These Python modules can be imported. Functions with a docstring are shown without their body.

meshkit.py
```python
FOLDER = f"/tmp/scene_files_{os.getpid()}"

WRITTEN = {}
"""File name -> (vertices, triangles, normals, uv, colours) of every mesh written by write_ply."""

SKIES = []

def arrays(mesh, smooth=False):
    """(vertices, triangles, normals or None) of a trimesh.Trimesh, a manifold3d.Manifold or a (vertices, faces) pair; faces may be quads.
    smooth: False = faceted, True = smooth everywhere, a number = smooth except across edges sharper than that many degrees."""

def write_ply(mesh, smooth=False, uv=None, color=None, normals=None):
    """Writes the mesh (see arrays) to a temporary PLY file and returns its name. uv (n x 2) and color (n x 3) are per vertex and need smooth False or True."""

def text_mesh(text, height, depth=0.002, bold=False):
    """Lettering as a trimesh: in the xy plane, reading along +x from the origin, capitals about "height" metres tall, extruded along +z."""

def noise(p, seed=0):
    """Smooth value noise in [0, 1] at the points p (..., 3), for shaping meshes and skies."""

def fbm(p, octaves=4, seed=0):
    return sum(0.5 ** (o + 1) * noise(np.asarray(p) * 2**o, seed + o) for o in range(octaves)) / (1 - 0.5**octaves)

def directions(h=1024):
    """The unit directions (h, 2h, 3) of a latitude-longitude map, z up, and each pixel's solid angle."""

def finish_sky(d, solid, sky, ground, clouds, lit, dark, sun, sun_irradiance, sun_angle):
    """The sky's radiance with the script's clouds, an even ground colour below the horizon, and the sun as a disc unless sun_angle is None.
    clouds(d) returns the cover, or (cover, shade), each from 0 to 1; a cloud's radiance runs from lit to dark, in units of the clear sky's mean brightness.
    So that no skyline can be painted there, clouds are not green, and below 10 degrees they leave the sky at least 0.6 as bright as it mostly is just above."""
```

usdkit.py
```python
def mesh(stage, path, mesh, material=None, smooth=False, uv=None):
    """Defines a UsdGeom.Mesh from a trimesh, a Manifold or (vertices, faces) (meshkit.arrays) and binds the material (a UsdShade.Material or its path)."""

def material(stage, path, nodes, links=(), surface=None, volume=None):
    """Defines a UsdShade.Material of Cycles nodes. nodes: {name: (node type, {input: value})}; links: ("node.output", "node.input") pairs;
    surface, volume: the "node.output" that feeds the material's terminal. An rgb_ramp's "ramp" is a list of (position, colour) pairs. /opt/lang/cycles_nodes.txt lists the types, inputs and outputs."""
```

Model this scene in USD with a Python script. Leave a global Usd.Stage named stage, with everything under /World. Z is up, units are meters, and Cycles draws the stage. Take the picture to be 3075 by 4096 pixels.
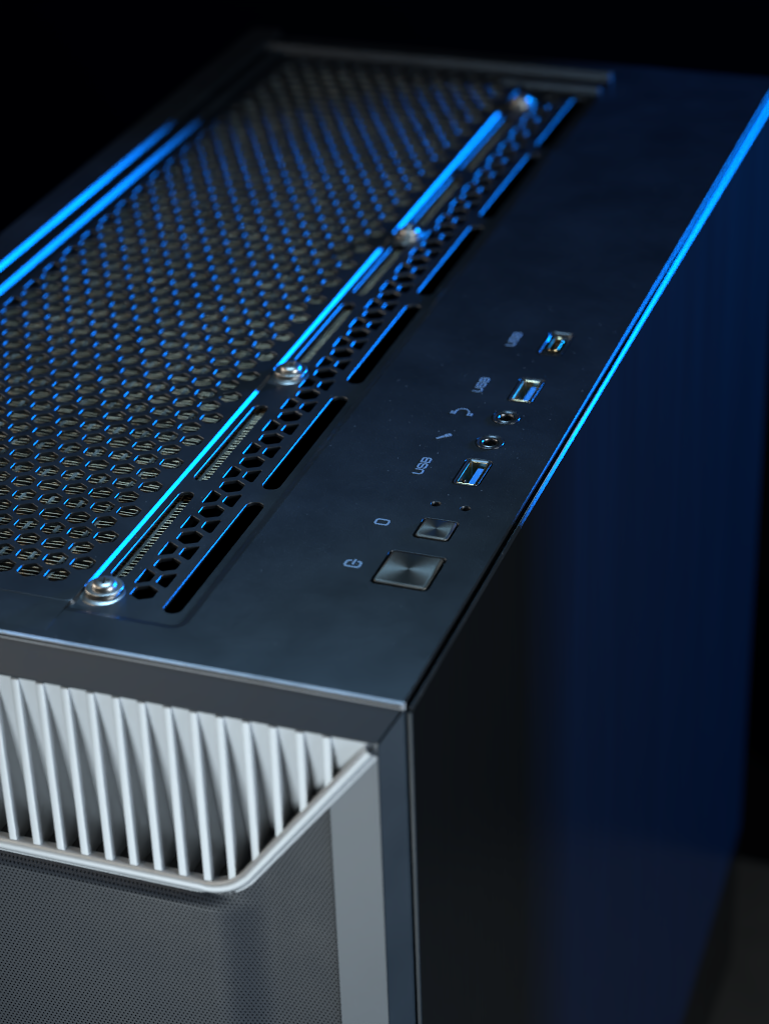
import math
import numpy as np
import trimesh
import manifold3d as m3
import shapely
from shapely.geometry import Polygon, LineString, Point, box as sbox
from shapely import affinity
import usdkit
import meshkit
from pxr import Usd, UsdGeom, UsdLux, UsdShade, Gf, Sdf

rng = np.random.default_rng(7)
stage = Usd.Stage.CreateInMemory()
UsdGeom.SetStageUpAxis(stage, UsdGeom.Tokens.z)
UsdGeom.SetStageMetersPerUnit(stage, 1.0)
UsdGeom.Xform.Define(stage, '/World')
UsdGeom.Scope.Define(stage, '/World/Looks')
S = 0.00053            # one model unit is 0.53 mm
ZB = 850.0             # height of the case top over the table, in units


def W(p):
    """case coordinates (origin at the top front right corner) to metres in the world"""
    p = np.asarray(p, float)
    return (p + np.array([0, 0, ZB])) * S


# ------------------------------------------------------------------ camera
CAM = np.array([287.91, -768.45, 577.81])
RIGHT = np.array([0.94039288, 0.33854228, -0.03240927])
DOWN = np.array([0.14455996, -0.48416636, -0.86295154])
FWD = np.array([-0.30783706, 0.8068284, -0.50424625])
cam = UsdGeom.Camera.Define(stage, '/World/camera')
e = W(CAM)
cam.AddTransformOp().Set(Gf.Matrix4d(*RIGHT, 0, *(-DOWN), 0, *(-FWD), 0, *map(float, e), 1))
FOCAL = 36.0 * 9111.97 / 3075
cam.CreateFocalLengthAttr(FOCAL)
cam.CreateHorizontalApertureAttr(36.0)
cam.CreateVerticalApertureAttr(48.0)
cam.CreateClippingRangeAttr(Gf.Vec2f(0.01, 100))
cam.CreateFocusDistanceAttr(1165 * S)
cam.CreateFStopAttr(FOCAL / (16.8 * S * 1000))
cam.CreateExposureAttr(0.0)


# ------------------------------------------------------------------ lamps
def aim(light, pos, direction, up=(0, 0, 1)):
    z = -np.asarray(direction, float); z /= np.linalg.norm(z)
    x = np.cross(up, z); x /= np.linalg.norm(x)
    y = np.cross(z, x)
    p = W(pos)
    light.AddTransformOp().Set(Gf.Matrix4d(*x, 0, *y, 0, *z, 0, *map(float, p), 1))


def rect(name, pos, direction, w, h, color, inten, spread=None):
    l = UsdLux.RectLight.Define(stage, '/World/' + name)
    aim(l, pos, direction)
    l.CreateWidthAttr(w * S); l.CreateHeightAttr(h * S)
    l.CreateColorAttr(Gf.Vec3f(*color)); l.CreateIntensityAttr(inten)
    l.CreateNormalizeAttr(False)
    if spread:
        sh = UsdLux.ShapingAPI.Apply(l.GetPrim())
        sh.CreateShapingConeAngleAttr(spread)
        sh.CreateShapingConeSoftnessAttr(0.0)
    return l


# small blue lamp far to the right behind, raking over the top; added black boards cut its beam
AZ, EL = math.radians(50.0), math.radians(4.1)
bdir = -np.array([math.cos(AZ) * math.cos(EL), math.sin(AZ) * math.cos(EL), math.sin(EL)])
BEAM_F, BEAM_B = np.array([0, 220, 0.]), np.array([-205, 764, 0.])
bc = (BEAM_F + BEAM_B) / 2 - bdir * 5000
rect('blue_lamp', bc, bdir, 420, 240, (0.0, 0.195, 1.0), 5900.0)
# soft key at the front left
kp = np.array([-250, -600, -400.])
rect('key_lamp', kp, np.array([-130, 0, -70]) - kp, 380, 380, (0.84, 0.95, 1.0), 7.6)
# warm lamp to the left, an added cool fill over the front edge, an added dim fill front right
wp = np.array([-620, -420, 700.])
rect('warm_lamp', wp, np.array([-220, 120, 0]) - wp, 300, 300, (1.0, 0.87, 0.68), 7.0)
lp = np.array([-1150, 20, 330.])
rect('left_lamp', lp, np.array([-200, 150, 0]) - lp, 420, 260, (1.0, 0.95, 0.88), 14.0)
fp = np.array([-150, 170, 520.])
rect('added_fill', fp, np.array([-130, 30, 0]) - fp, 260, 260, (0.32, 0.63, 1.0), 23.0)
sp_ = np.array([950, -160, 120.])
rect('added_side_fill', sp_, np.array([0, 60, -200]) - sp_, 500, 500, (0.72, 0.86, 1.0), 24.0)
dome = UsdLux.DomeLight.Define(stage, '/World/dim_room')
dome.CreateColorAttr(Gf.Vec3f(0.5, 0.7, 1.0)); dome.CreateIntensityAttr(0.0003)


# ------------------------------------------------------------------ materials
def mat(name, base, rough, metallic=0.0, bump=None, dust=0.0, spec=0.5, aniso=0.0, var=0.0, **kw):
    n = {'p': ('principled_bsdf', dict(base_color=base, roughness=rough, metallic=metallic, specular_ior_level=spec, **kw)),
         'tc': ('texture_coordinate', {})}
    L = []
    if bump:
        sc, st = bump
        n['nz'] = ('noise_texture', {'scale': sc, 'detail': 2.0, 'roughness': 0.6})
        n['b'] = ('bump', {'strength': st, 'distance': 0.0001})
        L += [('tc.object', 'nz.vector'), ('nz.fac', 'b.height'), ('b.normal', 'p.normal')]
    if dust or var:
        n['big'] = ('noise_texture', {'scale': 45.0, 'detail': 5.0, 'roughness': 0.6})
        n['br'] = ('map_range', {'from_min': 0.3, 'from_max': 0.7, 'to_min': 1 - var, 'to_max': 1 + var, 'clamp': True})
        n['mul'] = ('mix_color', {'blend_type': 'multiply', 'fac': 1.0, 'a': base})
        L += [('tc.object', 'big.vector'), ('big.fac', 'br.value'), ('br.result', 'mul.b')]
        n['rr'] = ('map_range', {'from_min': 0.3, 'from_max': 0.7, 'to_min': rough - 0.3 * var, 'to_max': rough + 0.3 * var, 'clamp': True})
        L += [('big.fac', 'rr.value'), ('rr.result', 'p.roughness')]
        if dust:
            n['v'] = ('voronoi_texture', {'scale': 260.0, 'randomness': 1.0})
            n['vr'] = ('map_range', {'from_min': 0.055, 'from_max': 0.03, 'to_min': 0.0, 'to_max': dust, 'clamp': True})
            n['v2'] = ('voronoi_texture', {'scale': 900.0, 'randomness': 1.0})
            n['vr2'] = ('map_range', {'from_min': 0.10, 'from_max': 0.05, 'to_min': 0.0, 'to_max': dust * 0.45, 'clamp': True})
            n['mx'] = ('math', {'math_type': 'maximum'})
            n['dm'] = ('mix_color', {'blend_type': 'mix', 'b': (0.5, 0.52, 0.55)})
            L += [('tc.object', 'v.vector'), ('v.distance', 'vr.value'), ('tc.object', 'v2.vector'), ('v2.distance', 'vr2.value'),
                  ('vr.result', 'mx.value1'), ('vr2.result', 'mx.value2'), ('mx.value', 'dm.fac'), ('mul.result', 'dm.a'), ('dm.result', 'p.base_color')]
        else:
            L += [('mul.result', 'p.base_color')]
    if aniso:
        n['sx'] = ('separate_xyz', {})
        n['ng'] = ('math', {'math_type': 'multiply', 'value2': -1.0})
        n['cx'] = ('combine_xyz', {'z': 0.0})
        n['p'][1]['anisotropic'] = aniso
        L += [('tc.object', 'sx.vector'), ('sx.y', 'ng.value1'), ('ng.value', 'cx.x'), ('sx.x', 'cx.y'), ('cx.vector', 'p.tangent')]
    return usdkit.material(stage, '/World/Looks/' + name, n, L, surface='p.BSDF')


PAINT = mat('black_powder_coat', (0.0055, 0.0066, 0.008), 0.39, bump=(2600, 0.55), dust=0.2, var=0.14)
SIDE = usdkit.material(stage, '/World/Looks/black_side_panel', {
    'p': ('principled_bsdf', dict(base_color=(0.004, 0.0044, 0.0048), roughness=0.2)),
    'tc': ('texture_coordinate', {}),
    'mp': ('mapping', {'mapping_type': 'point', 'scale': (1.0, 1.0, 0.10)}),
    'n1': ('noise_texture', {'scale': 70.0, 'detail': 5.0, 'roughness': 0.6}),
    'r1': ('map_range', {'from_min': 0.3, 'from_max': 0.7, 'to_min': 0.185, 'to_max': 0.215, 'clamp': True}),
    'n2': ('noise_texture', {'scale': 2600.0, 'detail': 2.0}),
    'b': ('bump', {'strength': 0.15, 'distance': 0.0001})},
    [('tc.object', 'mp.vector'), ('mp.vector', 'n1.vector'), ('n1.fac', 'r1.value'), ('r1.result', 'p.roughness'),
     ('tc.object', 'n2.vector'), ('n2.fac', 'b.height'), ('b.normal', 'p.normal')], surface='p.BSDF')
GREY = mat('grey_plastic', (0.105, 0.122, 0.14), 0.45, bump=(3500, 0.15), var=0.06)
EDGE_HILITE = mat('painted_edge_highlight', (0.30, 0.315, 0.335), 0.45, bump=(5200, 0.4), var=0.3)  # lighter copy of the edge colour, painting the highlight on the front edge
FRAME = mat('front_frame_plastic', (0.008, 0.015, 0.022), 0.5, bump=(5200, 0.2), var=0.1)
SILVER = mat('silver_grey_plastic', (0.53, 0.55, 0.57), 0.55, metallic=0.6, bump=(3500, 0.12), var=0.05)
MESH = mat('dark_mesh', (0.012, 0.0175, 0.027), 0.5, var=0.15)
STEEL = mat('nickel_steel', (0.32, 0.295, 0.26), 0.36, metallic=1.0, bump=(1800, 0.06), var=0.05)
SPUN = mat('spun_metal', (0.115, 0.105, 0.09), 0.48, metallic=1.0, aniso=0.65)
SHELL = mat('tinned_shell', (0.78, 0.55, 0.28), 0.3, metallic=1.0, bump=(1500, 0.2), var=0.25)
BLUEP = mat('blue_plastic', (0.03, 0.22, 0.62), 0.45, bump=(1600, 0.2), var=0.1)
GLOSSB = mat('black_plastic', (0.012, 0.012, 0.013), 0.25)
COPPER = mat('contact_metal', (0.75, 0.42, 0.28), 0.35, metallic=1.0)
PRINT = mat('grey_blue_print', (0.105, 0.145, 0.195), 0.6)
FIN = mat('radiator_fin', (0.05, 0.045, 0.036), 0.5, metallic=0.3, var=0.3)  # fin sides, colour darkened for the shade between fins
FIN_HILITE = mat('painted_fin_highlight', (0.56, 0.40, 0.24), 0.42, metallic=0.5, var=0.35)  # light on the fin tops put into a brighter, warmer colour
TUBE = mat('radiator_tube', (0.16, 0.145, 0.12), 0.5, metallic=0.3, bump=(2500, 0.6), var=0.4)
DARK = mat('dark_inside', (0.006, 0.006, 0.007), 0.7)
TABLE = mat('table_top', (0.021, 0.018, 0.014), 0.8, var=0.2)
DROP = mat('black_backdrop', (0.0015, 0.0015, 0.002), 0.9, spec=0.0)

# ------------------------------------------------------------------ prims
used = {}


def path_of(parent, name):
    base = f'{parent}/{name}'
    k = used.get(base, -1) + 1
    used[base] = k
    return base if k == 0 else f'{base}_{k:03d}'


def tag(prim, label=None, cat=None, kind=None, group=None):
    for k, v in (('label', label), ('category', cat), ('kind', kind), ('group', group)):
        if v:
            prim.SetCustomDataByKey(k, v)


def thing(name, base, label, cat):
    x = UsdGeom.Xform.Define(stage, path_of('/World', name))
    x.AddTranslateOp().Set(Gf.Vec3d(*map(float, W(base))))
    tag(x.GetPrim(), label, cat)
    x.base = np.asarray(base, float)
    return str(x.GetPath()), np.asarray(base, float)


BASES = {}


def cat(meshes):
    vs, fs, n = [], [], 0
    for m in meshes:
        if hasattr(m, 'to_mesh'):
            q = m.to_mesh(); v, f = np.array(q.vert_properties[:, :3], float), np.array(q.tri_verts)
        elif isinstance(m, (tuple, list)):
            v, f = np.asarray(m[0], float), np.asarray(m[1], int)
        else:
            v, f = np.array(m.vertices), np.array(m.faces)
        vs.append(v); fs.append(f + n); n += len(v)
    return np.vstack(vs), np.vstack(fs)


def part(parent, name, m, material, smooth=32, label=None, kind=None, centre=None):
    """one mesh in case coordinates under a thing (or under a part, which has no offset of its own)"""
    v, f = cat([m]) if not (isinstance(m, list)) else cat(m)
    root = '/' + '/'.join(parent.split('/')[1:3])
    p = path_of(parent, name)
    base = BASES[root] + (BASES.get(parent, np.zeros(3)) if parent != root else 0)
    off = np.zeros(3)
    if centre is not None:
        off = np.asarray(centre, float) - base
    g = usdkit.mesh(stage, p, trimesh.Trimesh((v - base - off) * S, f, process=False), material, smooth=smooth)
    if centre is not None:
        g.AddTranslateOp().Set(Gf.Vec3d(*map(float, off * S)))
        BASES[p] = off if parent == root else BASES.get(parent, np.zeros(3)) + off
    tag(g.GetPrim(), label, None, kind)
    return p


# ------------------------------------------------------------------ shape helpers
def q2t(a):
    a = np.asarray(a, int)
    return np.vstack([a[:, [0, 1, 2]], a[:, [0, 2, 3]]])


def grid_faces(n, m, closed=False):
    """rows n, columns m; faces between rows"""
    j = np.arange(m if closed else m - 1)
    out = []
    for i in range(n - 1):
        out.append(np.stack([i * m + j, i * m + (j + 1) % m, (i + 1) * m + (j + 1) % m, (i + 1) * m + j], 1))
    return q2t(np.vstack(out))


def offset_ring(p, d):
    """mitred outward offset of a CCW ring"""
    p = np.asarray(p, float)
    a, b = np.roll(p, 1, 0), np.roll(p, -1, 0)
    t1 = p - a; t2 = b - p
    t1 /= np.linalg.norm(t1, axis=1)[:, None]; t2 /= np.linalg.norm(t2, axis=1)[:, None]
    n1 = np.stack([t1[:, 1], -t1[:, 0]], 1); n2 = np.stack([t2[:, 1], -t2[:, 0]], 1)
    n = n1 + n2
    k = np.maximum((n * n1).sum(1), 0.3)
    return p + n / k[:, None] * d


def ring_of(poly):
    poly = shapely.geometry.polygon.orient(poly, 1.0)
    p = np.array(poly.exterior.coords)[:-1]
    keep = np.linalg.norm(p - np.roll(p, 1, 0), axis=1) > 0.05
    return p[keep]


def rrect(x0, y0, x1, y1, r, n=5):
    return ring_of(sbox(x0 + r, y0 + r, x1 - r, y1 - r).buffer(r, quad_segs=n))


def circle(x, y, r, n=40):
    a = np.arange(n) / n * 2 * math.pi
    return np.stack([x + r * np.cos(a), y + r * np.sin(a)], 1)


def tri2d(outer, holes):
    poly = Polygon(outer, [h for h in holes])
    v, f = trimesh.creation.triangulate_polygon(poly, engine='earcut')
    v, f = np.asarray(v), np.asarray(f)
    a, b, c = v[f[:, 0]], v[f[:, 1]], v[f[:, 2]]
    d = (b[:, 0] - a[:, 0]) * (c[:, 1] - a[:, 1]) - (b[:, 1] - a[:, 1]) * (c[:, 0] - a[:, 0])
    f[d < 0] = f[d < 0][:, ::-1]
    return v, f


def lip(p, z, t, bev, inward=True):
    """edge of a hole (inward) : rounded lip then wall. p is the clear opening"""
    rows = [(bev, 0.0), (bev * 0.85, -0.05), (bev * 0.12, -bev * 1.6), (0.0, -bev * 2.0), (0.0, -t)]
    v = []
    for o, dz in rows:
        q = offset_ring(p, o) if o > 1e-9 else p
        v.append(np.column_stack([q, np.full(len(q), z + dz)]))
    n = len(p)
    f = grid_faces(len(rows), n, closed=True)[:, ::-1]
    return np.vstack(v), f


def sheet(outer, holes, z, t=2.0, bev=0.45):
    big = [offset_ring(h, bev) for h in holes]
    v, f = tri2d(outer, big)
    ms = [(np.column_stack([v, np.full(len(v), z)]), f)]
    for h in holes:
        ms.append(lip(h, z, t, bev))
    return ms


def rim(p, steps):
    """skirt going out from ring p: steps of (outward offset, z)"""
    v = []
    for o, z in steps:
        q = offset_ring(p, o) if abs(o) > 1e-9 else np.asarray(p)
        v.append(np.column_stack([q, np.full(len(q), z)]))
    return np.vstack(v), grid_faces(len(steps), len(p), closed=True)[:, ::-1]


def bx(x0, x1, y0, y1, z0, z1, c=0.0):
    """box with chamfered edges"""
    if c <= 0:
        b = trimesh.creation.box([x1 - x0, y1 - y0, z1 - z0]); b.apply_translation([(x0 + x1) / 2, (y0 + y1) / 2, (z0 + z1) / 2])
        return b
    pts = []
    for sx in (0, 1):
        for sy in (0, 1):
            for sz in (0, 1):
                P = np.array([(x0, x1)[sx], (y0, y1)[sy], (z0, z1)[sz]], float)
                d = np.array([1 - 2 * sx, 1 - 2 * sy, 1 - 2 * sz]) * c
                for a in range(3):
                    q = P + d; q[a] = P[a]
                    pts.append(q)
    h = trimesh.convex.convex_hull(np.array(pts))
    return h


def hullm(pts):
    return trimesh.convex.convex_hull(np.array(pts, float))


def revolve(profile, x, y, n=64):
    profile = np.asarray(profile, float)
    a = np.arange(n) / n * 2 * math.pi
    v = [np.column_stack([x + r * np.cos(a), y + r * np.sin(a), np.full(n, z)]) for r, z in profile]
    return np.vstack(v), grid_faces(len(profile), n, closed=True)


def extrude(poly, z0, z1):
    ms = []
    for g in getattr(poly, 'geoms', [poly]):
        m = trimesh.creation.extrude_polygon(g, z1 - z0, engine='earcut'); m.apply_translation([0, 0, z0])
        ms.append(m)
    return ms


def atz(pts, z):
    """where points measured on the top plane lie when they are at height z"""
    k = (CAM[2] - z) / CAM[2]
    pts = np.asarray(pts, float)
    return CAM[:2] + (pts - CAM[:2]) * k


# ------------------------------------------------------------------ the setting
def flat(name, v, f, m, base=(0, 0, 0)):
    g = usdkit.mesh(stage, path_of('/World', name), trimesh.Trimesh(W(v), f, process=False), m, smooth=False)
    return g.GetPrim()


tb = cat([bx(-1600, 1700, -1800, 985, -ZB - 40, -ZB, 3)])
t_ = usdkit.mesh(stage, '/World/table', trimesh.Trimesh(W(tb[0]), tb[1], process=False), TABLE)
tag(t_.GetPrim(), 'dark table top under and behind the black computer case', 'table', 'structure')
bd = cat([bx(-9000, 12000, 6500, 6540, -3000, 6000)])
b_ = usdkit.mesh(stage, '/World/backdrop', trimesh.Trimesh(W(bd[0]), bd[1], process=False), DROP)
tag(b_.GetPrim(), 'black backdrop far behind the computer case', 'backdrop', 'structure')

# added unseen boards that cut the blue beam in front and behind, standing right of the case outside the picture
def beam_blocker(edge_pt, out_dir, dist, width, label):
    u = (bc - edge_pt); u[2] = 0; u /= np.linalg.norm(u)
    n = np.array([-u[1], u[0], 0]) * out_dir
    p = edge_pt + u * dist
    q = p + n * width
    pts = [c + u * s + np.array([0, 0, z]) for c in (p, q) for s in (-5, 5) for z in (-ZB, 330)]
    h = trimesh.convex.convex_hull(np.array(pts) + 0.0)
    g = usdkit.mesh(stage, path_of('/World', 'beam_blocker'), trimesh.Trimesh(W(h.vertices), h.faces, process=False), DROP)
    tag(g.GetPrim(), label, 'flag board')
    return p, q


FB = [beam_blocker(BEAM_F, -1, 700, 330, 'added black board that cuts the blue beam right of the case front'),
      beam_blocker(BEAM_B, 1, 700, 330, 'added black board that cuts the blue beam behind and right of the case rear')]
u_ = (bc - BEAM_F); u_[2] = 0; u_ /= np.linalg.norm(u_)
n_ = np.array([-u_[1], u_[0], 0])
lo = BEAM_F + u_ * 720
lowpts = [lo + n_ * t + u_ * q + np.array([0, 0, z]) for t in (2, 900) for q in (-5, 5) for z in (-ZB, -640)]
hh = trimesh.convex.convex_hull(np.array(lowpts))  # low board added to keep the blue beam off the table
g_ = usdkit.mesh(stage, path_of('/World', 'beam_blocker'), trimesh.Trimesh(W(hh.vertices), hh.faces, process=False), DROP)
tag(g_.GetPrim(), 'added low wide black board that cuts the blue beam right of the case', 'flag board')

# ------------------------------------------------------------------ the case
CASE, cb = thing('computer_case', (-200, 416, -ZB), 'black computer case with perforated top, front ports and silver grey front grille', 'computer case')
BASES[CASE] = cb
XL, XR, YB = -397.0, 0.0, 833.0
RX0, RX1, RY0, RY1 = -383.0, -117.5, 26.0, 800.0     # the recess in the top
ZF = -1.5      # floor of the recess
ZP = 0.7       # raised field of holes

usb_cuts = [(-42.0, 193.4, -27.8, 221.4), (-41.8, 289.3, -27.8, 317.9)]
usbc_cut = (-42.4, 349.0, -28.3, 378.8)
pw_cut, rs_cut = (-49.2, 91.4, -20.4, 122.6), (-43.7, 137.4, -25.2, 156.7)
jacks = [(-36.0, 240.8), (-36.0, 269.8)]
leds = [(-42.7, 171.3), (-26.9, 171.1)]

outer = rrect(XL, 0.0, XR, YB, 1.6, 3)
inset = offset_ring(outer, -1.5)
holes = [rrect(*c, 3.2) for c in usb_cuts] + [rrect(*usbc_cut, 3.0), rrect(*pw_cut, 2.6), rrect(*rs_cut, 2.4)]
holes += [circle(x, y, 7.55) for x, y in jacks] + [circle(x, y, 2.25, 28) for x, y in leds]
rec_top = rrect(RX0, RY0, RX1, RY1, 9.0, 8)
big = [offset_ring(h, 0.5) for h in holes]
v, f = tri2d(inset, big + [rec_top])
top = [(np.column_stack([v, np.zeros(len(v))]), f)]
top += [lip(h, 0.0, 3.0, 0.5) for h in holes]
arc = [(1.5 * math.sin(a) - 1.5, 1.5 * math.cos(a) - 1.5) for a in np.linspace(0, math.pi / 2, 6)]
top.append(rim(outer, arc + [(0.0, -3.2), (-2.5, -3.2)]))
# soft pressed slope down into the recess
SL = 5.5
sl = []
for k in range(9):
    t = k / 8
    s = t * t * (3 - 2 * t)
    sl.append((-SL * t, ZF * s))
vv, ff = rim(rec_top, sl)
top.append((vv, ff[:, ::-1][:, ::-1]))
top.append(hullm([(x_, yy, z) for yy in (1.2, YB - 1.2) for x_, z in ((-2.2, 0.03), (-0.6, 0.03), (-0.47, -0.06), (0.0, -1.02), (0.0, -3.1), (-2.2, -3.1))]))
part(CASE, 'top_panel', top, PAINT, smooth=28)
part(CASE, 'front_edge_highlight', hullm([(x_, yy, z) for x_ in (XL + 1, 0.2) for yy, z in ((2.2, 0.04), (0.75, 0.04), (0.45, -0.12), (-0.15, -2.5), (0.3, -3.1), (2.2, -3.1))]), EDGE_HILITE, smooth=20)  # light strip painting the highlight along the front edge
part(CASE, 'side_edge_highlight', bx(1.0, 3.05, 2.2, 3.1, -ZB + 12, -5.2, 0.3), FRAME, smooth=20)  # paler strip added to paint the bright line on the panel's front edge
rec_in = offset_ring(rec_top, -SL)

# raised field with hexagonal holes
PX0, PX1, PY0, PY1 = -371.0, -179.7, 33.5, 786.0
px1 = float(atz([[PX1, 200]], ZP)[0, 0])
field = rrect(PX0, PY0, px1, PY1, 3.0, 4)


def hexagon(x, y, flat_, cut=0.8):
    R = flat_ / math.sqrt(3)
    a = np.radians(np.arange(6) * 60 + 30)
    p = np.stack([x + R * np.cos(a), y + R * np.sin(a)], 1)
    out = []
    for i in range(6):
        b, c = p[i - 1], p[(i + 1) % 6]
        out.append(p[i] + (b - p[i]) / np.linalg.norm(b - p[i]) * cut)
        out.append(p[i] + (c - p[i]) / np.linalg.norm(c - p[i]) * cut)
    return np.array(out)


fh = []
row = 0
y = 41.0
clip_left = sbox(-369.0, 0, 0, 900)
while y < 775:
    x = -189.3 if row % 2 else -196.7
    if row == 0:
        x = -189.5
    x = (-189.4, -196.7)[row % 2]
    while x > -376:
        h = hexagon(x, y, 11.35)
        if x < -361.5:
            c = Polygon(h).intersection(clip_left)
            if c.area > 12:
                h = ring_of(c.buffer(-0.5).buffer(0.5, quad_segs=2))
            else:
                h = None
        if h is not None and Polygon(field).buffer(-1.5).contains(Polygon(h)):
            fh.append(atz(h, ZP))
        x -= 14.85
    y += 13.1
    row += 1
FLD = part(CASE, 'vent_field', sheet(field, fh, ZP, t=2.0, bev=0.17) +
           [rim(field, [(0, ZP), (0.25, ZP - 0.06), (0.42, ZP - 0.2), (1.28, ZF + 0.14), (1.45, ZF + 0.01)])], PAINT, smooth=30)

# the front of the field runs out gently into the plate
part(CASE, 'field_ramp', hullm([(x, yy, z) for x in (-372, px1 - 0.4) for yy, z in ((6, -0.4), (8, 0.02), (33.6, ZP - 0.12), (33.9, ZP - 0.15), (33.9, -2.5))]), PAINT, smooth=20)

# recessed floor around it
base_ring = offset_ring(field, 1.45)
fl_holes = []
# long slots along the right of the recess
sl_y = [(38.2, 147.0), (160.6, 268.3), (284.6, 391.5), (405.5, 514.0), (528.0, 641.5), (656.0, 757.0)]
for y0, y1 in sl_y:
    a, b = atz([[-134.6, y0], [-125.2, y1]], ZF)
    fl_holes.append(ring_of(LineString([((a[0] + b[0]) / 2, a[1] + 4.8), ((a[0] + b[0]) / 2, b[1] - 4.8)]).buffer((b[0] - a[0]) / 2, quad_segs=8)))
# short slots beside the raised field
for y0, y1 in [(60.5, 146.6), (159.3, 246.0), (301, 383), (396, 474), (506, 590), (603, 706)]:
    a, b = atz([[-172.2, y0], [-164.0, y1]], ZF)
    fl_holes.append(ring_of(LineString([((a[0] + b[0]) / 2, a[1] + 4.0), ((a[0] + b[0]) / 2, b[1] - 4.0)]).buffer((b[0] - a[0]) / 2, quad_segs=8)))
# clipped band of hexagons
band = sbox(-157.3, 0, -140.6, 900)
y = 51.6
k = 0
SC = [(-168.2, 47.9), (-168.2, 287.6), (-168.0, 489.3), (-168.5, 736.1)]
while y < 752:
    for x in ([-149.1] if k % 2 == 0 else [-156.7, -141.6]):
        c = Polygon(hexagon(x, y, 11.7, 0.5)).intersection(band)
        if c.area > 10:
            c = c.buffer(-0.6).buffer(0.6, quad_segs=2).simplify(0.03)
            fl_holes.append(ring_of(Polygon(atz(ring_of(c), ZF))))
    y += 13.36
    k += 1
fl = sheet(rec_in, fl_holes, ZF, t=2.0, bev=0.2)
# the floor is open under the raised field
v, f = tri2d(rec_in, [offset_ring(h, 0.2) for h in fl_holes] + [base_ring])
fl[0] = (np.column_stack([v, np.full(len(v), ZF)]), f)
part(CASE, 'recessed_vent_floor', fl, PAINT, smooth=30)
# steep raised edge along the left of the recess
def ridge(x, z1, z0, y0, y1, back, run=1.75):
    sec = [(x - back, z0 - 1), (x - back, z1 - .4), (x - back + .4, z1), (x - 0.25, z1), (x, z1 - 0.25), (x + run, z0), (x + run, z0 - 1)]
    return hullm([(a, yy, c) for a, c in sec for yy in (y0, y1)])


part(CASE, 'recess_edge', ridge(-380.3, 3.2, -0.3, RY0 + 8, RY1 - 6, 3.0), PAINT, smooth=25)
# rear stiffening rib on the floor
def cross_ridge(x0, x1, y, z0, z1):
    sec = [(y, z0), (y, z0 - 1), (y + 0.75 * (z1 - z0), z1 - 0.1), (y + 0.75 * (z1 - z0) + 0.2, z1), (y + 6, z1), (y + 6, z0 - 1)]
    return hullm([(x_, a, c) for a, c in sec for x_ in (x0, x1)])


part(CASE, 'rear_rib', cross_ridge(-196, -121, 772, ZF + 0.02, 2.0), PAINT, smooth=20)
part(CASE, 'rear_rib', cross_ridge(-398, -119, 797, -0.3, 4.6), PAINT, smooth=20)


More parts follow.
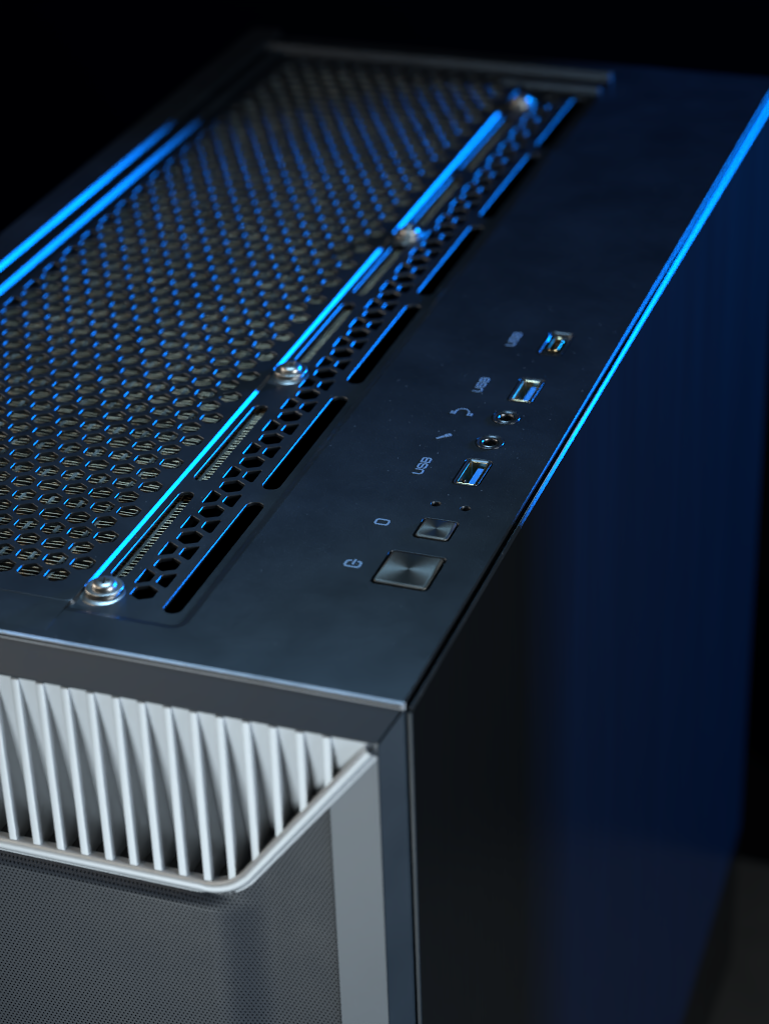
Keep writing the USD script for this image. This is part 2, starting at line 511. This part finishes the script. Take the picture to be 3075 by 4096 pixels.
# screws
def screw(x, y, ang):
    c = atz([[x, y]], ZF + 1.5)[0]
    X, Y = c
    z0 = ZF + 2.4
    prof = [(0.01, 4.7), (3.0, 4.6), (4.8, 4.1), (5.7, 3.2), (6.0, 2.2), (6.1, 1.55), (6.1, 0.4), (0.01, 0.4)]
    hv, hf = revolve([(r, z0 + z) for r, z in prof][::-1], X, Y, 56)
    head = m3.Manifold(m3.Mesh(hv.astype(np.float32), hf.astype(np.uint32)))
    mm = trimesh.Trimesh(hv, hf, process=True)
    mm.merge_vertices()
    mm = trimesh.convex.convex_hull(hv)
    head = m3.Manifold(m3.Mesh(mm.vertices.astype(np.float32), mm.faces.astype(np.uint32)))
    for s in (0, 90):
        blade = m3.Manifold.hull_points(np.array([[sx * (3.3 if zz else 1.0), sy * (0.75 if zz else 0.45), z0 + (5.0 if zz else 1.7)] for sx in (-1, 1) for sy in (-1, 1) for zz in (0, 1)], float))
        blade = blade.rotate([0, 0, ang + s]).translate([X, Y, 0])
        head = head - blade
    p = part(CASE, 'screw', head, STEEL, smooth=35, label='silver cross head screw with washer')
    wp = [(5.0, 0.9), (7.2, 1.25), (8.6, 1.3), (9.1, 1.05), (9.25, 0.6), (9.1, 0.15), (9.0, 0.0)]
    part(p, 'washer', revolve([(r, z0 + z + 0.35) for r, z in wp][::-1], X, Y, 64), STEEL, smooth=50)
    part(p, 'dark_disc', revolve([(0.02, ZF - z0 + 0.05 + z0), (12.3, ZF + 0.05)][::-1], X - 2.6, Y - 2.2, 48), DARK, smooth=False)  # flat dark disc laid on the floor, no opening is cut here
    pp = [(4.0, 0.3), (8.3, 0.28), (8.5, -1.3), (9.6, -1.7), (10.6, -2.0), (10.9, -2.3)]
    part(p, 'mounting_pad', revolve([(r, z0 + z) for r, z in pp][::-1], X - 0.7, Y - 1.0, 64), STEEL, smooth=50)


for i, (x, y) in enumerate(SC):
    screw(x, y, (20, 55, 10, 70)[i])

# side, rear, base, left panels
edge_ = [(1.95, -2.96), (2.2, -2.98), (3.02, -4.65), (3.02, -4.9), (1.95, -4.9)]
part(CASE, 'side_panel_lip', hullm([(a_, yy, c_) for a_, c_ in edge_ for yy in (3.2, YB - 1.2)]), PAINT, smooth=20)
sec_ = [(1.3, -3.6), (2.2, -3.6), (2.35, -3.7), (3.0, -5.0), (3.0, -ZB + 12), (1.3, -ZB + 12)]
sp = hullm([(a_, yy + dy_, c_) for a_, c_ in sec_ for yy, dy_ in ((3.0, 0.0), (YB - 1, 0))] ).slice_plane([2.75, 3.0, 0], [-0.707, 0.707, 0], cap=True)
part(CASE, 'side_panel', sp, SIDE, smooth=50, label='flat black right side panel lit blue')
part(CASE, 'left_side_panel', [bx(-420, XL - 1.6, 3.0, YB - 1, -ZB + 12, 0.0, 0.4), bx(XL - 2, XL + 3.8, 3.2, YB - 1.2, 0.02, 2.2), ridge(XL + 2.2, 5.4, 1.9, 3.0, YB - 1, 22)], PAINT, smooth=50)
part(CASE, 'inner_frame', [bx(-1.4, 0.2, 3.5, YB - 2, -ZB + 12, -3.6)], DARK)
part(CASE, 'rear_panel', [bx(XL, 0.0, YB - 3, YB - 0.6, -ZB + 12, -3.4)], PAINT)
part(CASE, 'base_panel', [bx(XL, 0.0, 4, YB - 4, -ZB + 10, -ZB + 14)], PAINT)
for x in (-380, -40):
    for y in (40, 760):
        part(CASE, 'foot', [bx(x, x + 30, y, y + 30, -ZB, -ZB + 10, 2)], GLOSSB)

# ------------------------------------------------------------------ front
YF, BZ = -12.0, -14.2
MX = -8.0


def quad(a, b, c, d, n=1):
    return np.array([a, b, c, d], float), np.array([[0, 1, 2], [0, 2, 3]])


# sloping strip along the top of the front, with mitred right end
A0 = [(-420, -0.1, -2.6), (-1.0, -0.1, -2.6)]
B0 = [(-420, YF, BZ), (MX - 0.6, YF, BZ)]
part(CASE, 'front_top_bevel', hullm(A0 + B0 + [(-420, 6, -3.4), (-1.6, 6, -3.4), (-420, -8, -18), (MX - 0.6, -8, -18), (-420, YF + 0.3, BZ - 1.2), (MX - 1.4, YF + 0.3, BZ - 1.2)]), FRAME, smooth=20)
part(CASE, 'front_side_bevel', hullm([(0, 0.2, -3.6), (0, 0.2, -ZB + 10), (MX, YF, BZ - 1.4), (MX, YF, -ZB + 10), (-1.5, 2.6, -3.6), (-1.5, 2.6, -ZB + 10), (0, 2.4, -3.6), (0, 2.4, -ZB + 10), (MX, -8, BZ - 1.4), (MX, -8, -ZB + 10)]), FRAME, smooth=20)
# upright pillar beside the mesh
K = 1.335
D0 = (MX - 0.4, BZ - 1.4)


def diag_z(x):
    return D0[1] - (D0[0] - x) * K


PXL = -32.4
pil = Polygon([D0, (D0[0], -ZB + 10), (PXL, -ZB + 10), (PXL, diag_z(PXL))])
m = extrude(pil, 0, 6.0)[0]
mv = np.array(m.vertices)
part(CASE, 'front_pillar', (np.column_stack([mv[:, 0], YF + 0.05 + mv[:, 2], mv[:, 1]]), np.array(m.faces)[:, ::-1]), GREY, smooth=20, label='smooth grey upright beside the front mesh')

# rail: diagonal from the corner, round bend, then level to the left
P1 = np.array([-76.5, diag_z(-76.5)])
rail_line = LineString([(D0[0] + 1.0, D0[1] + 1.3), (-84.2, diag_z(-84.2)), (-420, diag_z(-84.2))])
rz = diag_z(-84.2)
# round the bend
u1 = np.array([D0[0] - -84.2, D0[1] - rz]); u1 /= np.linalg.norm(u1)
u2 = np.array([-1.0, 0.0])
th = math.acos(np.clip(u1 @ u2, -1, 1)); R = 30.0
tl = R / math.tan(th / 2)
Cn = np.array([-84.2, rz])
bis = (u1 + u2) / np.linalg.norm(u1 + u2)
cc = Cn + bis * R / math.sin(th / 2)
s0, s1 = Cn + u1 * tl, Cn + u2 * tl
a0, a1 = math.atan2(*(s0 - cc)[::-1]), math.atan2(*(s1 - cc)[::-1])
if a1 > a0:
    a1 -= 2 * math.pi
if a0 - a1 > math.pi:
    a1 += 2 * math.pi
bend = [cc + R * np.array([math.cos(a), math.sin(a)]) for a in np.linspace(a0, a1, 15)]
pathp = np.array([[D0[0] - 2.4, D0[1] - 3.2]] + [list(b) for b in bend] + [[-420, rz]])
prof = [(a_ * 1.3, b_ * 1.15) for a_, b_ in [(-2.9, 3.0), (-2.9, -0.2), (-2.5, -1.5), (-1.3, -2.4), (0.4, -2.5), (1.3, -1.9), (1.75, -0.9), (2.1, -1.3), (2.7, -1.2), (3.0, -0.4), (3.0, 3.0)]]
tan = np.gradient(pathp, axis=0); tan /= np.linalg.norm(tan, axis=1)[:, None]
tan[0] = (pathp[1] - pathp[0]) / np.linalg.norm(pathp[1] - pathp[0])
nor = np.stack([-tan[:, 1], tan[:, 0]], 1)
rows = []
for p, n in zip(pathp, nor):
    rows.append([[p[0] + n[0] * a, YF + b, p[1] + n[1] * a] for a, b in prof])
rv = np.array(rows).reshape(-1, 3)
part(CASE, 'grille_rail', (rv, grid_faces(len(pathp), len(prof))), SILVER, smooth=50, label='rounded silver grey rail below the grille ribs')


def rail_z(x):
    if x < s1[0]:
        return rz
    if x > s0[0]:
        return diag_z(x)
    return cc[1] - math.sqrt(max(R * R - (x - cc[0]) ** 2, 0))


# sloping back plate of the grille and its ribs
xs = np.concatenate([np.linspace(-420, -110, 20), np.linspace(-105, D0[0], 40)])


def ramp_y(z):
    t = (BZ - 1.0 - z) / (rz - BZ)
    return YF + 0.6 + 18.0 * max(-t, 0)


rows = []
for t in np.linspace(0, 1, 8):
    rows.append([[x, ramp_y(z), z] for x in xs for z in [BZ - 0.9 + (rail_z(x) - BZ + 0.9) * t]])
part(CASE, 'grille_back_plate', (np.array(rows).reshape(-1, 3), grid_faces(8, len(xs))), SILVER, smooth=60)
x = -32.3
while x > -418:
    zt, zb = BZ - 1.7, rail_z(x) + 1.5
    w, c = 2.15, 0.8
    sec = [(-w, 0), (-w, -1.2), (-w + c * 0.3, -1.2 - c * 0.75), (-w + c, -1.2 - c), (w - c, -1.2 - c), (w - c * 0.3, -1.2 - c * 0.75), (w, -1.2), (w, 0)]
    pts = []
    for z in (zt, zb):
        d = ramp_y(z) - YF + 1.0
        for a, b in sec:
            pts.append((x + a, YF + 1.5 + b if b < -0.01 else YF + d + 1.0, z + (0.6 if b < -1.9 and z == zt else 0) * -1))
    part(CASE, 'grille_rib', hullm(pts), SILVER, smooth=40)
    x -= 12.92
part(CASE, 'front_inner_wall', [bx(-419, -2, 14, 16, -ZB + 12, -4)], DARK)


# front mesh: small holes pressed through a gently folded sheet
def mesh_y(x, z):
    s = np.clip((-64 - x) / 32, 0, 1)
    s = s * s * (3 - 2 * s)
    d = np.clip((rz - 2.2 - z) / 9.0, 0, 1)
    d = np.sin(d * math.pi / 2)
    left = np.clip((-66 - x) / 50, 0, 1)
    d = 1 - left * (1 - d)
    return YF + 1.2 - 6.5 * s * d


pitch = 2.15
rowh = pitch * math.sqrt(3) / 2
cells = []
zz = -46.0
r = 0
while zz > -330:
    xx = PXL - 1.2 - (pitch / 2 if r % 2 else 0)
    while xx > -330:
        lim = rail_z(xx) - 1.0 if xx < -20 else 0
        if zz < lim:
            cells.append((xx, zz))
        xx -= pitch
    zz -= rowh
    r += 1
cells = np.array(cells)
ang = np.radians(np.arange(6) * 60 + 30)
o6 = np.stack([np.cos(ang), np.sin(ang)], 1)
Ro, Ri = pitch / math.sqrt(3), 0.60
n = len(cells)
ov = cells[:, None, :] + o6[None] * Ro
iv = cells[:, None, :] + o6[None] * Ri
V = []
for q, dy in ((ov, 0.0), (iv, 0.0), (iv, 0.7)):
    q = q.reshape(-1, 2)
    V.append(np.column_stack([q[:, 0], mesh_y(q[:, 0], q[:, 1]) + dy, q[:, 1]]))
V = np.vstack(V)
idx = np.arange(n * 6).reshape(n, 6)
nx = np.roll(idx, -1, 1)
F = np.vstack([q2t(np.stack([a.ravel(), b.ravel(), c.ravel(), d.ravel()], 1)) for a, b, c, d in
               ((idx, nx, nx + 6 * n, idx + 6 * n), (idx + 6 * n, nx + 6 * n, nx + 12 * n, idx + 12 * n))])
part(CASE, 'front_mesh', (V, F[:, ::-1]), MESH, smooth=False, label='fine dark grey perforated front mesh with a soft fold')
part(CASE, 'front_lower_panel', [bx(-420, PXL - 0.3, -17, -14, -ZB + 10, -331)], PAINT)


# ------------------------------------------------------------------ ports and buttons
def ring_part(outer_r, inner_r, z_top, z_in, depth, bev=0.5):
    """collar between two rings of equal count"""
    n = len(outer_r)
    rows = [np.column_stack([outer_r, np.full(n, z_top - 1.2)]), np.column_stack([outer_r, np.full(n, z_top - bev)]),
            np.column_stack([offset_ring(outer_r, -bev * 0.4), np.full(n, z_top - 0.1)]), np.column_stack([offset_ring(outer_r, -bev), np.full(n, z_top)]),
            np.column_stack([offset_ring(inner_r, bev), np.full(n, z_in)]), np.column_stack([inner_r, np.full(n, z_in - bev)]), np.column_stack([inner_r, np.full(n, z_in - depth)])]
    return np.vstack(rows), grid_faces(len(rows), n, closed=True)


def usb(cut):
    x0, y0, x1, y1 = cut
    p = part(CASE, 'usb_port', ring_part(rrect(x0 + .25, y0 + .25, x1 - .25, y1 - .25, 3.0), rrect(x0 + 1.8, y0 + 2.0, x1 - 1.8, y1 - 2.0, 1.6), 0.15, -0.2, 3.0, 0.45), GLOSSB, smooth=40,
             label='rectangular USB port with a blue tongue')
    a0, b0, a1, b1 = x0 + 1.9, y0 + 2.1, x1 - 1.9, y1 - 2.1
    part(p, 'metal_shell', ring_part(rrect(a0, b0, a1, b1, 1.5), rrect(a0 + .65, b0 + .65, a1 - .65, b1 - .65, 1.1), -0.15, -0.15, 18, 0.22), SHELL, smooth=40)
    part(p, 'tongue', bx(x0 + 6.9, x0 + 10.5, y0 + 4.6, y1 - 4.4, -16, -2.6, 0.35), BLUEP)
    part(p, 'shell_floor', bx(a0, a1, b0, b1, -18.5, -17), GLOSSB)
    cx, cy = x0 + 3.4, (y0 + y1) / 2 - 1
    sp = trimesh.creation.icosphere(2, 1.0); sp.apply_scale([0.7, 1.9, 2.2]); sp.apply_translation([cx, cy, -6.5])
    part(p, 'contact_spring', sp, COPPER, smooth=True)


for c in usb_cuts:
    usb(c)

x0, y0, x1, y1 = usbc_cut
cx, cy = (x0 + x1) / 2, (y0 + y1) / 2


def obr(hw, hl, n=12):
    return ring_of(LineString([(cx, cy - hl + hw), (cx, cy + hl - hw)]).buffer(hw, quad_segs=n))


pr = rrect(x0 + .2, y0 + .2, x1 - .2, y1 - .2, 2.8)
fl_c = rrect(x0 + 3.0, y0 + 3.0, x1 - 3.0, y1 - 3.0, 1.6)
rows = [np.column_stack([pr, np.full(len(pr), -1.2)]), np.column_stack([pr, np.full(len(pr), 0.0)]), np.column_stack([offset_ring(pr, -.4), np.full(len(pr), 0.15)]),
        np.column_stack([offset_ring(pr, -0.9), np.full(len(pr), -0.25)]), np.column_stack([offset_ring(pr, -1.8), np.full(len(pr), -2.0)])]
uc = part(CASE, 'usb_c_port', [(np.vstack(rows), grid_faces(5, len(pr), closed=True)),
                               (np.column_stack([tri2d(offset_ring(pr, -1.8), [obr(3.4, 8.8)])[0], np.full(len(tri2d(offset_ring(pr, -1.8), [obr(3.4, 8.8)])[0]), -2.0)]), tri2d(offset_ring(pr, -1.8), [obr(3.4, 8.8)])[1])],
          GLOSSB, smooth=35, label='small oval USB C port in a black surround')
part(uc, 'metal_shell', ring_part(obr(3.3, 8.6), obr(2.3, 7.6), 0.1, 0.1, 12, 0.42), SHELL, smooth=40)
part(uc, 'tongue', bx(cx - .75, cx + .75, cy - 6, cy + 6, -9, -2.2, 0.3), GLOSSB)
part(uc, 'shell_floor', bx(cx - 3.2, cx + 3.2, cy - 8.4, cy + 8.4, -12, -11), GLOSSB)

for i, (x, y) in enumerate(jacks):
    pr_ = [(7.45, -1.5), (7.45, -0.1), (7.3, 0.25), (6.95, 0.4), (6.5, 0.32), (6.25, 0.05), (5.9, -0.15), (5.3, -0.25), (4.75, -0.2)]
    j = part(CASE, 'audio_jack', revolve(pr_, x, y), GLOSSB, smooth=50, label='round microphone jack, nearer of the two' if i == 0 else 'round headphone jack, farther of the two')
    part(j, 'bore', revolve([(4.75, -0.3), (4.55, 0.0), (4.1, 0.05), (3.85, -0.3), (3.8, -1.2), (3.75, -14), (0.02, -14.2)], x, y), STEEL if False else mat(f'jack_liner_{i}', (0.2, 0.19, 0.18), 0.3, metallic=1.0), smooth=50)
for x, y in leds:
    part(CASE, 'indicator_hole_liner', revolve([(2.24, -1.0), (2.2, -4), (0.02, -4.2)], x, y, 28), DARK)


def button(name, cut, gap, label):
    x0, y0, x1, y1 = cut
    r = rrect(x0 + gap, y0 + gap, x1 - gap, y1 - gap, 2.0, 4)
    n = len(r)
    rows = [(0, -4), (0, -0.35), (-.25, 0.25), (-.9, 0.75), (-1.5, 0.85)]
    v, f = rim(r, [(o, z) for o, z in rows][::-1])
    tv, tf = tri2d(offset_ring(r, -1.5), [])
    c = ((x0 + x1) / 2, (y0 + y1) / 2, 0)
    p = part(CASE, name, [(v, f), (np.column_stack([tv, np.full(len(tv), 0.85)]), tf)], SPUN, smooth=25, label=label, centre=c)
    q = rrect(x0 + 0.02, y0 + 0.02, x1 - 0.02, y1 - 0.02, 2.5, 4)
    part(CASE, 'button_well', [(np.column_stack([tri2d(q, [])[0], np.full(len(tri2d(q, [])[0]), -3.0)]), tri2d(q, [])[1])], DARK)


button('power_button', pw_cut, 1.0, 'large square brushed metal power button')
button('reset_button', rs_cut, 0.8, 'small square brushed metal reset button')


# ------------------------------------------------------------------ printed signs
def strokes(lines, w, cap='round'):
    return shapely.union_all([LineString(l).buffer(w / 2, quad_segs=4, cap_style=cap, join_style='round') for l in lines])


def printed(name, poly, label=None):
    part(CASE, name, extrude(poly, 0.03, 0.16), PRINT, smooth=False, label=label)


def usb_text(xr, xl, y0, y1):
    # reads away from the front; letter tops point to the left
    L = (y1 - y0)
    H = xr - xl
    w = L * 0.27
    g = (L - 3 * w) / 2
    c = 0.9

    def T(px, py, k):
        return (xr - py * H, y0 + k * (w + g) + px * w)
    U = [[T(0, 1, 0), T(0, .22, 0), T(.22, 0, 0), T(.78, 0, 0), T(1, .22, 0), T(1, 1, 0)]]
    Sx = [[T(1, .82, 1), T(.82, 1, 1), T(.18, 1, 1), T(0, .85, 1), T(0, .62, 1), T(.15, .5, 1), T(.85, .5, 1), T(1, .36, 1), T(1, .15, 1), T(.82, 0, 1), T(.15, 0, 1), T(0, .15, 1)]]
    B = [[T(0, 0, 2), T(0, 1, 2), T(.8, 1, 2), T(.97, .86, 2), T(.97, .64, 2), T(.82, .5, 2), T(0, .5, 2)], [T(.82, .5, 2), T(1, .36, 2), T(1, .15, 2), T(.82, 0, 2), T(0, 0, 2)]]
    return strokes(U + Sx + B, c)


printed('usb_lettering', usb_text(-59.9, -64.2, 198.0, 215.2), 'printed letters USB beside the nearer USB port')
printed('usb_lettering', usb_text(-58.6, -62.9, 294.8, 311.6), 'printed letters USB beside the farther USB port')
printed('usb_lettering', usb_text(-57.9, -62.2, 354.6, 371.4), 'printed letters USB beside the oval port')
rr = Polygon(rrect(-66.4, 143.4, -58.7, 149.2, 1.9))
printed('reset_symbol', rr.difference(rr.buffer(-1.05)), 'printed rounded rectangle symbol')
rr = Polygon(rrect(-67.0, 101.6, -58.3, 108.0, 2.1))
pw = rr.difference(rr.buffer(-1.2)).difference(sbox(-64.0, 105.5, -61.2, 112))
pw = pw.union(strokes([[(-62.6, 104.6), (-62.6, 108.6)]], 1.1))
printed('power_symbol', pw, 'printed power symbol')
hx, hy = -60.7, 266.6
head = strokes([[(hx - 3.9, hy - .4), (hx - 3.9, hy + 2.6), (hx - 3.0, hy + 5.0), (hx - 1.2, hy + 6.4), (hx + 1.2, hy + 6.4), (hx + 3.0, hy + 5.0), (hx + 3.9, hy + 2.6), (hx + 3.9, hy - .4)]], 0.8, 'flat')
head = head.union(strokes([[(hx - 5.5, hy - .2), (hx - 5.5, hy + 2.4)], [(hx + 5.5, hy - .2), (hx + 5.5, hy + 2.4)]], 1.3, 'flat')).union(strokes([[(hx - 3.8, hy - .2), (hx - 3.8, hy + 2.4)], [(hx + 3.8, hy - .2), (hx + 3.8, hy + 2.4)]], 1.1, 'flat'))
printed('headphone_symbol', head, 'printed headphone symbol')
# hand microphone: tapered handle, collar and head
a, b = np.array([-64.7, 236.9]), np.array([-58.5, 243.4])
d = (b - a) / np.linalg.norm(b - a); nn = np.array([-d[1], d[0]]); Lm = np.linalg.norm(b - a)


def seg(t0, w0, t1, w1):
    return Polygon([a + d * Lm * t0 + nn * w0, a + d * Lm * t0 - nn * w0, a + d * Lm * t1 - nn * w1, a + d * Lm * t1 + nn * w1])


mic = seg(0, .5, .52, 1.0).union(seg(.56, 1.1, .80, 1.5)).union(seg(.84, 1.5, 1.0, 1.0))
printed('microphone_symbol', mic, 'printed microphone symbol')

# ------------------------------------------------------------------ radiator under the vents
RAD, rb = thing('radiator', (-263, 410, -60), 'dark finned radiator seen through the holes of the case top', 'radiator')
BASES[RAD] = rb
ZR = -7.0
y0r, y1r = 34.0, 782.0
t0 = atz([[-233.4, 92]], ZR)[0, 0]
tubes = [t0 + 16.45 * k for k in range(-9, 5)]
for x in tubes:
    ny, nxr = 420, 7
    ys = np.linspace(y0r, y1r, ny)
    u = np.linspace(-1, 1, nxr)
    P = np.zeros((ny, nxr, 3))
    nz1 = meshkit.fbm(np.column_stack([ys * 0.35, np.full(ny, x), np.zeros(ny)]), 3, 3) - 0.5
    wv = 1.15 + 0.5 * np.sin(ys * 2 * math.pi / 2.95) * 0.55 + nz1 * 0.9
    for j, uu in enumerate(u):
        P[:, j, 0] = x + uu * wv
        P[:, j, 1] = ys
        P[:, j, 2] = ZR + 1.0 * (1 - uu * uu) - 0.6 + (meshkit.noise(np.column_stack([ys * 1.1, np.full(ny, uu * 1.5 + x), np.zeros(ny)]), 5) - 0.5) * 0.7
    wall = [bx(x - 0.9, x + 0.9, y0r, y1r, ZR - 14, ZR - 0.3)]
    part(RAD, 'tube', [(P.reshape(-1, 3), grid_faces(ny, nxr)[:, ::-1])] + wall, TUBE, smooth=50)
for xa, xb in list(zip(tubes[:-1], tubes[1:])) + [(tubes[-1], tubes[-1] + 9.0)]:
    vs, fs, es, fe = [], [], [], []
    k = 0
    ph = rng.uniform(-0.6, 0.6)
    y = y0r + ph
    while y < y1r:
        sgn = 1 if k % 2 else -1
        top_dy = 0.25 * sgn + rng.normal(0, 0.12)
        bot = 0.9 * sgn
        th_ = 0.22
        zt = ZR - 0.5 + rng.normal(0, 0.1)
        sk = 0.55 + rng.normal(0, 0.15)
        q = np.array([[xa + .9, y - th_ + top_dy, zt], [xb - .9, y - th_ + top_dy + sk, zt], [xb - .9, y + th_ + top_dy + sk, zt], [xa + .9, y + th_ + top_dy, zt],
                      [xa + .9, y - th_ - bot, zt - 13], [xb - .9, y - th_ - bot + sk, zt - 13], [xb - .9, y + th_ - bot + sk, zt - 13], [xa + .9, y + th_ - bot, zt - 13]])
        ff = np.array([[0, 1, 2], [0, 2, 3], [0, 4, 5], [0, 5, 1], [3, 2, 6], [3, 6, 7]])
        vs.append(q); fs.append(ff + 8 * k)
        r_ = 0.34
        e0, e1 = (q[0] + q[3]) / 2, (q[1] + q[2]) / 2
        ring = np.array([[0, r_ * math.cos(t_), r_ * math.sin(t_)] for t_ in np.radians([-30, 30, 90, 150, 210])])
        es.append(np.vstack([e0 + ring, (e0 + e1) / 2 + ring + [0, 0.1, 0.15], e1 + ring])); fe.append(grid_faces(3, 5) + 15 * k)
        y += 2.95 + rng.normal(0, 0.08)
        k += 1
    part(RAD, 'fin_strip', (np.vstack(vs), np.vstack(fs)), FIN, smooth=False, kind='stuff')
    part(RAD, 'fin_edge_highlights', (np.vstack(es), np.vstack(fe)), FIN_HILITE, smooth=50, kind='stuff')  # bright rods painting the lit top edges of the fins
part(RAD, 'lower_tray', [bx(tubes[0] - 2, tubes[-1] + 8, y0r, y1r, ZR - 26, ZR - 24)], DARK)
part(RAD, 'side_rail', [bx(tubes[-1] + 8.2, tubes[-1] + 9.6, y0r - 4, y1r, ZR - 26, ZR - 1)], DARK)
